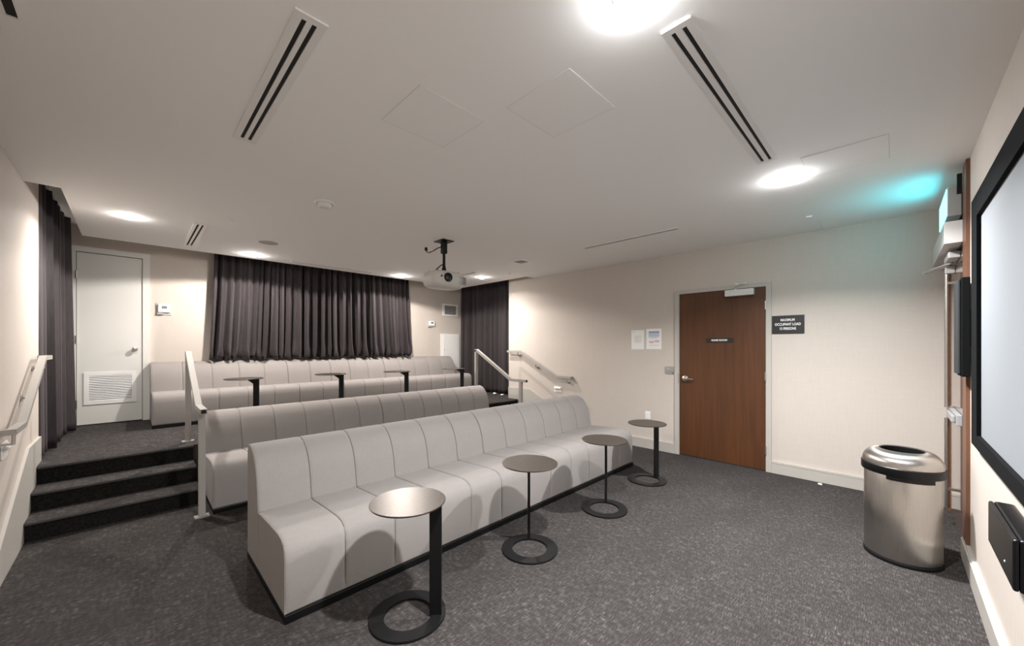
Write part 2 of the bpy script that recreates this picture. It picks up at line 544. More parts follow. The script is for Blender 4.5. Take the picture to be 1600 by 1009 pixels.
for k in range(NS):
    z = gz0 + .036 + (gz1 - gz0 - .072) * k / (NS - 1)
    b = MB().add([(gx0 + .030, YB - .0165, z - .0035), (gx1 - .030, YB - .0165, z - .0035), (gx1 - .030, YB - .0115, z + .0035), (gx0 + .030, YB - .0115, z + .0035),
                  (gx0 + .030, YB - .0165, z - .0050), (gx1 - .030, YB - .0165, z - .0050), (gx1 - .030, YB - .0115, z + .0020), (gx0 + .030, YB - .0115, z + .0020)],
                 [(0, 1, 2, 3), (7, 6, 5, 4), (0, 4, 5, 1), (1, 5, 6, 2), (2, 6, 7, 3), (3, 7, 4, 0)])
    b.build('louvre_slat', 'white', gf, origin=o2)
MB().lathe([(.020, 0), (.021, -.005), (.010, -.008), (.009, -.022), (.019, -.028), (.021, -.036), (.017, -.044), (.006, -.047)], (.026, YB - .010, .976), 20, 'y').build('door_knob', 'steel', d2, True, origin=o2)
for z in (1.62, 1.06, .50):
    MB().tube([(-.3355, YB - .020, z - .035), (-.3355, YB - .020, z + .035)], .006, 8).build('hinge', 'steel', d2, True, origin=o2)

# exit door in the screen wall
d3 = sgroup('door_3', 'glossy brown exit door with a vertical rod panic device beside the screen', (3.15, YF, 0))
o3 = (3.15, YF, 0)
MB().box(2.705, 2.822, YF, YF + .013, BH, ZC - .004).build('door_casing', 'woodedge', d3, origin=o3)
MB().box(3.505, 3.575, YF, YF + .013, .0, 1.50).build('door_jamb', 'woodedge', d3, origin=o3)
MB().box(2.826, 3.503, YF + .0005, YF + .006, .008, 1.495, .001).build('door_leaf', 'woodgloss', d3, origin=o3)
MB().box(2.822, 3.575, YF, YF + .011, 1.497, 1.56).build('door_head', 'woodedge', d3, origin=o3)
BX, BY = 3.23, YF + .036
rd = MB().tube([(BX, BY, .10), (BX, BY, .60)], .0105, 12).tube([(BX, BY, .66), (BX, BY, 1.41)], .0105, 12).build('vertical_rod', 'steel', d3, True, origin=o3)
for z in (1.353, .205):
    MB().box(BX - .012, BX + .012, YF + .0062, BY - .004, z - .006, z + .006).build('rod_guide', 'steel', d3, origin=o3)
MB().box(BX - .02, BX + .02, YF + .0062, BY + .008, 1.405, 1.445, .003).build('latch_head', 'alu', d3, origin=o3)
pb = MB().box(2.90, BX + .10, YF + .0062, BY - .010, .604, .658, .003).box(2.95, BX - .03, BY - .010, BY + .004, .614, .648, .004)
pb.build('push_bar', 'greyplastic', d3, origin=o3)
cl3 = MB().box(2.98, 3.20, YF + .0062, YF + .048, 1.455, 1.487, .003).build('door_closer', 'alu', d3, origin=o3)
MB().bar((3.14, YF + .03, 1.449), (3.415, YF + .112, 1.449), .018, .006).bar((3.415, YF + .112, 1.443), (3.19, YF + .03, 1.443), .014, .005) \
    .tube([(3.415, YF + .112, 1.438), (3.415, YF + .112, 1.454)], .009, 10).tube([(3.14, YF + .03, 1.445), (3.14, YF + .03, 1.458)], .010, 10).build('closer_arm', 'alu', d3, origin=o3)

# ------------------------------------------------------------------ sofas
# side profile of the upholstery: (depth from the front, height)
SEAT = [(0.006, .034), (0.000, .10), (0.000, .215), (0.004, .25), (0.018, .277), (0.045, .292), (0.09, .297), (0.20, .293), (0.32, .286), (0.405, .279)]
BACK = [(0.405, .279), (0.415, .33), (0.424, .385), (0.438, .43), (0.458, .470), (0.490, .508), (0.528, .533), (0.565, .544), (0.598, .541), (0.614, .527), (0.62, .50), (0.62, .30), (0.62, .034)]
def puffed(prof, x0, x1, closed_end):
    """one upholstered channel: the profile swept across its width with soft sunk edges"""
    wd = x1 - x0
    ts = [(0, .008), (.010, .0030), (.028, .0012), (.08, .0003), (.5, 0), (.92, .0003), (.972, .0012), (.990, .0030), (1, .008)]
    n = len(prof)
    vs, fs = [], []
    nrm = []
    for i in range(n):
        a = prof[max(i - 1, 0)]
        b = prof[min(i + 1, n - 1)]
        t = Vector((b[0] - a[0], b[1] - a[1]))
        t.normalize()
        nrm.append((-t.y, t.x))           # outward
    for t, ins in ts:
        for (y, z), (ny, nz) in zip(prof, nrm):
            vs.append((x0 + t * wd, y - ny * ins, z - nz * ins))
        # inner closing edge so that the channel is a solid strip
    m_ = len(ts)
    for j in range(m_ - 1):
        for i in range(n - 1):
            fs.append((j * n + i, j * n + i + 1, (j + 1) * n + i + 1, (j + 1) * n + i))
    return vs, fs

def sofa(x0, y0, z0, npan, length, label, group, left_end=True):
    root = thing('sofa', label, 'sofa', (x0, y0, z0), group)
    pw = length / npan
    g = .0006
    # inner body under the covers, also the flat ends
    core = MB()
    k = .0075
    sp_ = [(k, .03)] + [(max(y, k), z - k) for y, z in SEAT[1:]]
    bp_ = [(y + k * .9, z - k * .5) for y, z in BACK[1:-1]]
    bp_ = [(min(y, .62 - k), min(z, .544 - k)) for y, z in bp_]
    seat_poly = sp_ + [(.41, .03)]
    back_poly = [(.41, .03), (.41, .27)] + bp_ + [(.62 - k, .03)]
    core.prism(seat_poly, g, length - g).prism(back_poly, g, length - g)
    core.build('body', 'fabric', root)
    for i in range(npan):
        v, f = puffed(SEAT, i * pw + g, (i + 1) * pw - g, False)
        MB().add(v, f).build('seat_panel', 'fabric', root, True)
        v, f = puffed(BACK, i * pw + g, (i + 1) * pw - g, False)
        MB().add(v, f).build('backrest_panel', 'fabric', root, True)
    # closed upholstered ends
    for e, x in ((left_end is not False, 0), (True, length)):
        s_ = 1 if x == 0 else -1
        sd = MB()
        q = .0006
        sd.prism([(y + (.005 if y < .02 else 0), z - .004) for y, z in SEAT] + [(.405, .034)], x + s_ * g * .2, x + s_ * .004)
        sd.prism([(.405, .034)] + [(y + (.004 if y < .5 else -.004 if y > .6 else 0), z - .004) for y, z in BACK], x + s_ * g * .2, x + s_ * .004)
        sd.build('side_panel', 'fabric', root)
    MB().box(-.001, length + .001, -.006, .622, .0, .031, .003).build('plinth', 'plinth', root)
    return root

fL = (2.98 - .39) / 2
gF, gM, gR = 'front row of channelled sofas', 'middle row of channelled sofas', 'rear row of channelled sofas'
sofa(.39, 1.545, 0, 6, fL - .003, 'pale grey channelled sofa nearest the camera, left half of the front row', gF)
sofa(.39 + fL, 1.545, 0, 6, fL, 'pale grey channelled sofa in the front row, half nearest the brown door', gF)
mL = (2.905 - .345) / 2
sofa(.345, 2.862, 0, 6, mL - .003, 'pale grey channelled sofa in the middle row, half beside the left steps', gM)
sofa(.345 + mL, 2.862, 0, 6, mL, 'pale grey channelled sofa in the middle row, half farther from the left steps', gM)
rx = [.124, 1.247, 2.40, 3.54]
sofa(rx[0], 4.374, PZ, 5, rx[1] - rx[0] - .003, 'pale grey channelled sofa on the platform next to the white door', gR)
sofa(rx[1], 4.374, PZ, 5, rx[2] - rx[1] - .003, 'pale grey channelled sofa in the middle of the platform row under the wide curtain', gR)
sofa(rx[2], 4.374, PZ, 5, rx[3] - rx[2], 'pale grey channelled sofa at the right end of the platform row', gR)

# ------------------------------------------------------------------ C-shaped side tables
def make_table():
    root = thing('side_table', '', 'side table', (0, 0, 0), 'round side tables')
    R, HT = .137, .428
    n = 48
    ring = MB()
    ring.lathe([(.086, .0), (.137, .0), (.138, .004), (.137, .009), (.087, .009), (.086, .0)], (0, 0, 0), n, cap=False)
    ring.build('base_ring', 'black', root)
    MB().box(.080, .124, -.006, .006, .009, HT - .006).build('column', 'black', root)
    MB().prism([(.080, HT - .006), (.080, HT - .045), (.020, HT - .006)], -.004, .004, 'y').build('bracket', 'black', root)
    MB().lathe([(.001, -.006), (.1355, -.006), (.137, -.004), (.137, -.001), (.1355, .0), (.001, .0)], (0, 0, HT), n).build('table_top', 'tabletop', root)
    return root
tb = make_table()
tables = [  # x, y, z, direction of the column, label
    (.727, 1.272, 0, -45, 'round dark metal side table nearest the camera in front of the front sofa', 'side tables in front of the front sofa'),
    (1.390, 1.266, 0, 45, 'second round dark side table from the camera, with its thin column behind', 'side tables in front of the front sofa'),
    (2.060, 1.255, 0, 26, 'third round dark side table from the camera along the front sofa', 'side tables in front of the front sofa'),
    (2.727, 1.299, 0, -15, 'round dark side table at the far end of the front sofa by the brown door', 'side tables in front of the front sofa'),
    (.660, 3.80, PZ, -45, 'round dark side table on the platform nearest the left railing', 'side tables on the platform'),
    (1.360, 3.83, PZ, -45, 'second round dark side table from the left on the platform', 'side tables on the platform'),
    (2.005, 3.74, PZ, -45, 'third round dark side table from the left on the platform', 'side tables on the platform'),
    (2.745, 3.74, PZ, -45, 'round dark side table on the platform nearest the right railing', 'side tables on the platform'),
]
for i, (x, y, z, a, lab, grp) in enumerate(tables):
    o = tb if i == 0 else copy_tree(tb)
    o.location = (x * H, y * H, z * H)
    o.rotation_euler = (0, 0, math.radians(a))
    o['label'] = lab
    o['group'] = grp

# ------------------------------------------------------------------ curtains
def curtain(name, label, p0, p1, ztop, zbot, folds, amp, seed, flare=0.0, bunch=0.0, nz=26, clear=None):
    rnd = random.Random(seed)
    p0, p1 = Vector(p0), Vector(p1)
    d = p1 - p0
    L = d.length
    t_ = d / L
    nrm = Vector((t_.y, -t_.x))
    per = 12
    NX = folds * per
    # uneven fold widths and depths
    ws = [rnd.uniform(.5, 1.5) for _ in range(folds)]
    tot = sum(ws)
    xs, ph, am = [], [], []
    acc = 0
    for k in range(folds):
        a = rnd.uniform(.45, 1.2)
        for j in range(per):
            xs.append((acc + ws[k] * j / per) / tot)
            ph.append(2 * PI * j / per)
            am.append(a)
        acc += ws[k]
    xs.append(1.0); ph.append(0.0); am.append(am[-1])
    ks = [rnd.uniform(-1, 1) for _ in range(folds + 1)]
    vs, fs = [], []
    for i in range(nz + 1):
        v = i / nz                         # 0 at the top
        z = ztop + (zbot - ztop) * v
        for j, x in enumerate(xs):
            k = min(j // per, folds - 1)
            sway = ks[k] * .010 * v * v * (1 if bunch else .5)
            u = (x - .5) * (1 + flare * v ** 1.5) + .5
            off = amp * am[j] * (.55 + .45 * v) * (math.sin(ph[j]) + .28 * math.sin(2 * ph[j] + ks[k] * 2))
            if bunch:
                off += bunch * math.exp(-((v - .93) / .07) ** 2) * (.5 + .5 * math.sin(ph[j] * .5 + ks[k] * 3)) 
                if v > .9:
                    sway += .018 * (v - .9) * 10 * math.sin(3.1 * k + ph[j])
                    z_ = z + .02 * (v - .9) * 10 * (.5 + .5 * math.sin(ph[j] + ks[k] * 4))
                else:
                    z_ = z
                if v == 1: off -= bunch * .6
            else:
                z_ = z + (.006 * math.sin(ph[j] + ks[k]) if v == 1 else 0)
            q = p0 + t_ * (L * u + sway) + nrm * off
            vs.append((q.x, q.y, max(z_, zbot)))
    n = NX + 1
    for i in range(nz):
        for j in range(NX):
            fs.append((i * n + j, i * n + j + 1, (i + 1) * n + j + 1, (i + 1) * n + j))
    root = thing(name, label, 'curtain', ((p0.x + p1.x) / 2, (p0.y + p1.y) / 2, zbot))
    org = ((p0.x + p1.x) / 2, (p0.y + p1.y) / 2, zbot)
    c = MB().add(vs, fs).build('cloth', 'curtain', root, True, origin=org)
    sm = c.modifiers.new('thickness', 'SOLIDIFY')
    sm.thickness = .004
    tr = MB()
    a = p0 + t_ * .005
    b = p1 - t_ * .005
    tr.bar((a.x, a.y, ZU - .012), (b.x, b.y, ZU - .012), .025, .022)
    tr.build('track', 'white', root, origin=org)
    return root
curtain('curtain', 'wide dark curtain across the back wall above the rear sofa', (.60, 4.895), (2.80, 4.895), ZU - .025, .856, 29, .056, 3, flare=.05, bunch=.025)
curtain('curtain', 'dark floor-length curtain at the top of the left steps', (-.375, 4.93), (-.405, YE + .01), ZU - .025, PZ + .012, 9, .046, 5)
curtain('curtain', 'dark floor-length curtain in the far right corner behind the railing', (3.805, YE - .0), (3.81, 4.965), ZU - .025, PZ + .012, 13, .048, 8)

# ------------------------------------------------------------------ railings
RW = .032
def guard(X, label):
    root = thing('railing', label, 'railing', (X, 2.866, 0), 'stair railings')
    o = (X, 2.866, 0)
    MB().bar((X, 2.866, .008), (X, 2.866, .612), RW, RW, (0, 1, 0)).build('post', 'rail', root, origin=o)
    MB().bar((X, 3.624, PZ + .008), (X, 3.624, .955), RW, RW, (0, 1, 0)).build('post', 'rail', root, origin=o)
    MB().box(X - .034, X + .034, 2.840, 2.892, 0, .008).build('base_plate', 'rail', root, origin=o)
    MB().box(X - .034, X + .034, 3.598, 3.650, PZ, PZ + .008).build('base_plate', 'rail', root, origin=o)
    t = MB()
    pts = [(X, 3.640, .955), (X, 3.600, .955), (X, 3.02, .627), (X, 2.780, .627)]
    t.prism([(3.640, .965), (3.600, .965), (3.010, .641), (2.780, .641), (2.780, .612), (3.018, .612), (3.608, .936), (3.640, .936)], X - RW / 2, X + RW / 2)
    t.build('handrail', 'rail', root, origin=o)
    MB().box(X - .012, X + .012, 2.7795, 2.7805, .616, .637).build('end_cap', 'black', root, origin=o)
    return root
guard(.293, 'pale metal stair railing beside the left steps')
guard(3.002, 'pale metal stair railing at the far right beside the right curtain')

def wallrail(X, sgn, label):
    """sgn: direction from the wall into the room"""
    root = thing('handrail', label, 'handrail', (X, 3.1, .64), 'wall handrails')
    o = (X, 3.1, .64)
    xa, xb = (X + sgn * .028, X + sgn * .056)
    t = MB()
    t.prism([(3.62, .946), (3.41, .946), (2.83, .652), (2.63, .652), (2.63, .628), (2.836, .628), (3.416, .922), (3.62, .922)], xa, xb)
    t.build('rail', 'rail', root, origin=o)
    MB().box(X + sgn * .0005, xb, 2.606, 2.630, .628, .652).build('return_end', 'rail', root, origin=o)
    MB().box(X + sgn * .0005, xb, 3.62, 3.642, .922, .946).build('return_end', 'rail', root, origin=o)
    for y in (3.45, 3.14, 2.66):
        zr = .922 if y > 3.41 else (.628 if y < 2.83 else .628 + (y - 2.836) * .294 / .58)
        b = MB().lathe([(.018, sgn * .0005), (.018, sgn * .005), (.006, sgn * .006), (.006, sgn * .040)], (X, y, zr - .045), 12, 'x')
        b.tube([(X + sgn * .040, y, zr - .048), (X + sgn * .042, y, zr + .002)], .006, 8)
        b.build('bracket', 'steel', root, True, origin=o)
    return root
wallrail(XL, 1, 'pale square handrail on brackets along the left wall')
wallrail(XR, -1, 'pale square handrail on brackets along the right wall')

# ------------------------------------------------------------------ ceiling fittings
def downlight(x, y, label):
    root = thing('downlight', label, 'ceiling light', (x, y, ZC), 'recessed downlights')
    o = (x, y, ZC)
    which = 'front' if y < 1.0 else ('back' if y > 4.0 else 'steps')
    MB().lathe([(.0355, -.0005), (.044, -.0005), (.0445, -.0015), (.043, -.003), (.0375, -.0035), (.0355, -.002), (.0355, -.0005)], (x, y, ZC), 32, cap=False).build('trim_ring', 'white', root, True, origin=o)
    MB().lathe([(.0352, -.0008), (.0352, -.006), (.031, -.012), (.020, -.0165), (.001, -.018)], (x, y, ZC), 24).build('lens', 'lamp_' + which, root, True, origin=o)
    kind, watts, beam, colr = LAMPS[which]
    ld = bpy.data.lights.new('lamp', kind)
    ld.energy = watts
    ld.color = colr
    if kind == 'AREA':
        ld.shape = 'DISK'
        ld.size = .068 * H
        ld.spread = math.radians(beam)
    else:
        ld.shadow_soft_size = .030
        ld.spot_size = math.radians(beam)
        ld.spot_blend = .12
    lo = bpy.data.objects.new('lamp', ld)
    COL.objects.link(lo)
    lo.parent = root
    lo.location = (0, 0, (-.0195 if kind == 'AREA' else -.034) * H)
    return root
for x, y, lab in [(-.012, 3.581, 'round recessed downlight above the left steps'), (.809, 4.257, 'round recessed downlight above the left part of the wide curtain'),
                  (2.336, 4.251, 'round recessed downlight above the right part of the wide curtain'), (3.089, 3.619, 'round recessed downlight beside the projector, near the right curtain'),
                  (2.373, .382, 'bright round recessed downlight towards the exit sign'), (.859, .451, 'bright round recessed downlight at the top edge of the photo')]:
    downlight(x, y, lab)

def diffuser(x0, x1, y0, y1, slots, label, margin=.021, frame=True, slotmat='slot', sw=.012, gap=.020):
    root = thing('slot_diffuser', label, 'air diffuser', ((x0 + x1) / 2, (y0 + y1) / 2, ZC), 'linear slot diffusers')
    o = ((x0 + x1) / 2, (y0 + y1) / 2, ZC)
    along_y = (y1 - y0) > (x1 - x0)
    z0, z1 = ZC - .006, ZC - .0003
    a0, a1 = (x0, x1) if along_y else (y0, y1)
    l0, l1 = (y0, y1) if along_y else (x0, x1)
    c = (a0 + a1) / 2
    def bx(mb, a, b, p, q, za=z0, zb=z1):
        return mb.box(a, b, p, q, za, zb) if along_y else mb.box(p, q, a, b, za, zb)
    pos = [c + (i - (slots - 1) / 2) * (sw + gap) for i in range(slots)]
    edges = [a0] + [e for p in pos for e in (p - sw / 2, p + sw / 2)] + [a1]
    if frame:
        f = MB()
        for i in range(0, len(edges), 2):
            bx(f, edges[i], edges[i + 1], l0 + margin, l1 - margin)
        bx(f, a0, a1, l0, l0 + margin)
        bx(f, a0, a1, l1 - margin, l1)
        f.build('frame', 'white', root, origin=o)
    for p in pos:
        s_ = bx(MB(), p - sw / 2, p + sw / 2, l0 + margin, l1 - margin, ZC - .0022, ZC - .0004)
        s_.build('slot', slotmat, root, origin=o)
    return root
diffuser(.294, .374, 1.070, 1.912, 2, 'white linear air diffuser with two black slots above the front sofa', gap=.0135)
diffuser(1.028, 2.090, .372, .450, 2, 'long white linear air diffuser with two slots beside the bright downlight', gap=.0175)
diffuser(.308, .385, 3.430, 4.235, 2, 'short-looking white two-slot air diffuser above the white door and rear sofa', gap=.0135)
diffuser(2.795, 2.825, 1.100, 1.910, 1, 'narrow single-slot air diffuser near the right wall above the notices', margin=.004, slotmat='greyslot', sw=.026)
diffuser(1.14, 1.985, 4.275, 4.305, 1, 'narrow single-slot air diffuser along the top of the wide curtain', margin=.004, slotmat='greyslot', sw=.026)
diffuser(2.800, 2.832, 3.42, 4.22, 1, 'narrow single-slot air diffuser partly behind the projector', margin=.004, slotmat='greyslot', sw=.026)
diffuser(-.262, -.205, .85, 1.622, 2, 'two-slot air diffuser at the upper left corner of the photo', margin=.003, sw=.020, gap=.010)

def access_panel(x0, x1, y0, y1, label):
    root = thing('access_panel', label, 'access panel', ((x0 + x1) / 2, (y0 + y1) / 2, ZC), 'flush ceiling access panels')
    o = ((x0 + x1) / 2, (y0 + y1) / 2, ZC)
    MB().box(x0, x1, y0, y1, ZC - .0012, ZC - .0002, .0005).build('panel', 'panel', root, origin=o)
    e = .0016
    MB().box(x0 - e, x0, y0 - e, y1 + e, ZC - .0008, ZC - .0002).box(x1, x1 + e, y0 - e, y1 + e, ZC - .0008, ZC - .0002) \
        .box(x0, x1, y0 - e, y0, ZC - .0008, ZC - .0002).box(x0, x1, y1, y1 + e, ZC - .0008, ZC - .0002).build('joint', 'joint', root, origin=o)
    return root
access_panel(.673, .953, 1.100, 1.371, 'faint flush square ceiling panel between the left diffuser and the neighbouring panel')
access_panel(.958, 1.230, .708, .985, 'flush square ceiling panel near the middle of the ceiling with one open edge')
access_panel(2.170, 2.450, .012, .298, 'faint flush square ceiling panel right of the bright downlight')
access_panel(3.345, 3.560, .360, .840, 'rough patched ceiling panel against the right wall above the brown door')

sd = thing('smoke_detector', 'round white smoke detector on the ceiling between the sofas', 'smoke detector', (.818, 2.403, ZC))
o = (.818, 2.403, ZC)
MB().lathe([(.040, -.0005), (.054, -.0005), (.054, -.006), (.050, -.010), (.030, -.010)], (.818, 2.403, ZC), 28).build('mounting_base', 'white', sd, True, origin=o)
MB().lathe([(.036, -.010), (.036, -.022), (.028, -.032), (.010, -.034), (.001, -.034)], (.818, 2.403, ZC), 24).build('sensor_head', 'white', sd, True, origin=o)
sk = thing('ceiling_speaker', 'round flush ceiling speaker with a grey grille near the wide curtain', 'speaker', (.804, 3.655, ZC))
o = (.804, 3.655, ZC)
MB().lathe([(.070, -.0005), (.078, -.0005), (.078, -.003), (.070, -.005)], (.804, 3.655, ZC), 32, cap=False).build('rim', 'panel', sk, True, origin=o)
MB().lathe([(.0698, -.0006), (.0698, -.0032), (.001, -.0036)], (.804, 3.655, ZC), 32).build('grille', 'speakergrille', sk, True, origin=o)
for x, y, lab in [(.482, 3.196, 'small white sprinkler cap beside the short diffuser'), (3.162, 3.194, 'small white sprinkler cap near the right curtain'),
                  (3.173, .396, 'small white sprinkler cap near the right wall above the black sign')]:
    s_ = thing('sprinkler_cap', lab, 'sprinkler', (x, y, ZC), 'concealed sprinkler caps')
    MB().lathe([(.022, -.0003), (.022, -.003), (.019, -.004)], (x, y, ZC), 20).build('escutcheon', 'white', s_, True, origin=(x, y, ZC))
    MB().lathe([(.016, -.004), (.017, -.0085), (.015, -.0095)], (x, y, ZC), 20).build('cap', 'panel', s_, True, origin=(x, y, ZC))
vg = thing('exhaust_grille', 'small square white exhaust grille on the ceiling right of the projector', 'air grille', (2.785, 2.655, ZC))
o = (2.785, 2.655, ZC)
e0, e1 = .085, .058
MB().box(2.785 - e0, 2.785 + e0, 2.655 - e0, 2.655 - e1, ZC - .008, ZC - .0003).box(2.785 - e0, 2.785 + e0, 2.655 + e1, 2.655 + e0, ZC - .008, ZC - .0003) \
    .box(2.785 - e0, 2.785 - e1, 2.655 - e1, 2.655 + e1, ZC - .008, ZC - .0003).box(2.785 + e1, 2.785 + e0, 2.655 - e1, 2.655 + e1, ZC - .008, ZC - .0003).build('frame', 'white', vg, origin=o)
MB().box(2.785 - e1, 2.785 + e1, 2.655 - e1, 2.655 + e1, ZC - .0025, ZC - .0003).build('core', 'greyslot', vg, origin=o)
for k in range(9):
    y = 2.655 - e1 + .008 + k * (2 * e1 - .016) / 8
    MB().box(2.785 - e1, 2.785 + e1, y - .002, y + .002, ZC - .007, ZC - .0025).build('slat', 'speakergrille', vg, origin=o)

# ------------------------------------------------------------------ projector
px_, py_ = 1.812, 2.60
pj = thing('projector', 'pale projector hanging from a black ceiling mount', 'projector', (px_, py_, 1.47))
o = (px_, py_, 1.47)
# rounded shell: superellipse sections
def shell(cx, cy, z0, z1, wx, wy):
    prof = [(0.0, .80), (.10, .92), (.28, .985), (.5, 1.0), (.72, .985), (.90, .93), (1.0, .80)]
    n = 44
    vs, fs = [], []
    for t, s_ in prof:
        for k in range(n):
            a = 2 * PI * k / n
            c, d = math.cos(a), math.sin(a)
            u = math.copysign(abs(c) ** .42, c)
            v = math.copysign(abs(d) ** .62, d)
            vs.append((cx + wx * s_ * u, cy + wy * s_ * v, z0 + (z1 - z0) * t))
    for i in range(len(prof) - 1):
        for k in range(n):
            fs.append((i * n + k, i * n + (k + 1) % n, (i + 1) * n + (k + 1) % n, (i + 1) * n + k))
    fs.append(tuple(range(n - 1, -1, -1)))
    fs.append(tuple(range((len(prof) - 1) * n, len(prof) * n)))
    return MB().add(vs, fs)
shell(px_, py_, 1.475, 1.600, .158, .120).build('housing', 'projector', pj, True, origin=o)
LX = px_ - .045
ly = py_ - .122
lr = MB().lathe([(.034, .02), (.036, -.004), (.034, -.010), (.029, -.010), (.027, .004)], (LX, ly, 1.545), 28, 'y', cap=False).build('lens_ring', 'black', pj, True, origin=o)
MB().lathe([(.028, .006), (.020, -.002), (.001, -.005)], (LX, ly, 1.545), 24, 'y').build('lens', 'lens', pj, True, origin=o)
MB().lathe([(.007, .004), (.007, -.003), (.001, -.004)], (LX - .058, ly + .004, 1.550), 14, 'y').build('sensor_window', 'black', pj, True, origin=o)
for k in range(7):
    MB().box(px_ + .065 + k * .011, px_ + .069 + k * .011, py_ - .119, py_ - .095, 1.505, 1.565).build('vent_slot', 'speakergrille', pj, origin=o)
for sx in (-1, 1):
    for sy in (-1, 1):
        MB().lathe([(.008, 0), (.008, .010), (.006, .012)], (px_ + sx * .10, py_ + sy * .06, 1.598), 10).build('foot', 'greyplastic', pj, True, origin=o)
MB().box(px_ - .055, px_ + .055, py_ - .065, py_ + .065, ZC - .006, ZC - .0003).build('ceiling_plate', 'black', pj, origin=o)
MB().box(px_ - .020, px_ + .020, py_ - .020, py_ + .020, ZC - .102, ZC - .006, .003).build('mount_socket', 'black', pj, origin=o)
MB().tube([(px_, py_, ZC - .10), (px_, py_, 1.645)], .0115, 12).build('drop_pole', 'black', pj, True, origin=o)
MB().lathe([(.012, .0), (.018, .006), (.018, .022), (.014, .034), (.012, .05)], (px_, py_, 1.612), 14).box(px_ - .045, px_ + .045, py_ - .006, py_ + .006, 1.601, 1.612).build('swivel_joint', 'black', pj, True, origin=o)
MB().tube([(px_ - .005, py_, 1.675), (px_ - .03, py_ + .01, 1.655), (px_ - .06, py_ + .02, 1.625), (px_ - .075, py_ + .025, 1.598)], .0045, 8).build('mount_arm', 'black', pj, True, origin=o)
MB().tube([(px_ - .014, py_ - .0, ZC - .045), (px_ - .05, py_ + .015, ZC - .062), (px_ - .085, py_ + .035, ZC - .090), (px_ - .112, py_ + .05, ZC - .105), (px_ - .128, py_ + .06, ZC - .098), (px_ - .130, py_ + .062, ZC - .075)], .004, 8).build('cable', 'black', pj, True, origin=o)
MB().lathe([(.010, 0), (.012, .006), (.012, .022), (.006, .028)], (px_ - .130, py_ + .062, ZC - .090), 10).build('cable_plug', 'black', pj, True, origin=o)
MB().tube([(px_ - .085, py_ + .035, ZC - .090), (px_ - .090, py_ + .05, ZC - .075), (px_ - .098, py_ + .055, ZC - .06)], .006, 8).build('cable_tag', 'white', pj, True, origin=o)

# ------------------------------------------------------------------ wall fittings
def thermostat(x, z, wbig, hbig, label):
    root = thing('thermostat', label, 'thermostat', (x, YB, z), 'thermostats on the back wall')
    o = (x, YB, z)
    MB().box(x - wbig, x + wbig, YB - .006, YB - .0004, z - hbig, z + hbig, .002).build('back_plate', 'speakergrille', root, origin=o)
    MB().box(x - wbig * .72, x + wbig * .86, YB - .026, YB - .006, z - hbig * .55, z + hbig * .80, .004).build('case', 'whiteplastic', root, origin=o)
    MB().box(x - wbig * .25, x + wbig * .42, YB - .0275, YB - .026, z + hbig * .05, z + hbig * .50).build('display', 'lcd', root, origin=o)
    MB().box(x - wbig * .85, x - wbig * .05, YB - .020, YB - .006, z - hbig * .95, z - hbig * .58, .002).build('button_bar', 'greyplastic', root, origin=o)
    return root
thermostat(.222, 1.360, .056, .058, 'white wall thermostat with a grey display beside the white door')
thermostat(3.245, 1.345, .062, .055, 'white wall thermostat right of the wide curtain')
rg = thing('return_grille', 'square white air grille high on the back wall behind the projector', 'air grille', (3.60, YB, 1.575))
o = (3.60, YB, 1.575)
x0, x1, z0, z1 = 3.455, 3.748, 1.480, 1.672
MB().box(x0, x1, YB - .012, YB - .0004, z0, z0 + .026).box(x0, x1, YB - .012, YB - .0004, z1 - .026, z1).box(x0, x0 + .034, YB - .012, YB - .0004, z0 + .026, z1 - .026).box(x1 - .034, x1, YB - .012, YB - .0004, z0 + .026, z1 - .026).build('frame', 'white', rg, origin=o)
MB().box(x0 + .034, x1 - .034, YB - .003, YB - .0004, z0 + .026, z1 - .026).build('core', 'greyslot', rg, origin=o)
for k in range(11):
    z = z0 + .034 + k * (z1 - z0 - .068) / 10
    MB().box(x0 + .034, x1 - .034, YB - .010, YB - .003, z - .003, z + .003).build('slat', 'speakergrille', rg, origin=o)
wp = thing('wall_panel', 'flat white cabinet panel on the back wall under the square grille', 'wall panel', (3.60, YB, .90))
o = (3.60, YB, .90)
MB().box(3.42, 3.772, YB - .012, YB - .0004, .62, 1.198, .002).build('frame', 'white', wp, origin=o)
MB().box(3.455, 3.740, YB - .017, YB - .012, .65, 1.168, .002).build('cover', 'white', wp, origin=o)
MB().lathe([(.008, 0), (.008, -.004), (.001, -.006)], (3.475, YB - .017, .95), 12, 'y').build('latch', 'steel', wp, True, origin=o)

def plate_right(y0, y1, z0, z1, t=.005):
    return MB().box(XR - t, XR - .0004, y0, y1, z0, z1, .0015)
oc = thing('wall_outlet', 'white duplex wall outlet behind the farthest side table', 'outlet', (XR, 1.705, .322))
o = (XR, 1.705, .322)
plate_right(1.678, 1.733, .284, .361).build('cover_plate', 'whiteplastic', oc, origin=o)
for z in (.339, .306):
    MB().box(XR - .0065, XR - .0048, 1.692, 1.719, z - .012, z + .012, .0006).build('socket', 'white', oc, origin=o)
cr = thing('key_switch', 'square grey metal key switch plate beside the brown door', 'switch', (XR, 1.495, .774))
o = (XR, 1.495, .774)
plate_right(1.453, 1.537, .737, .811).build('cover_plate', 'steel', cr, origin=o)
MB().lathe([(.020, 0), (.020, -.006), (.014, -.008), (.001, -.008)], (XR - .005, 1.499, .774), 20, 'x').build('key_cylinder', 'greyplastic', cr, True, origin=o)
MB().box(XR - .007, XR - .005, 1.458, 1.470, .742, .758).build('indicator', 'lcd', cr, origin=o)

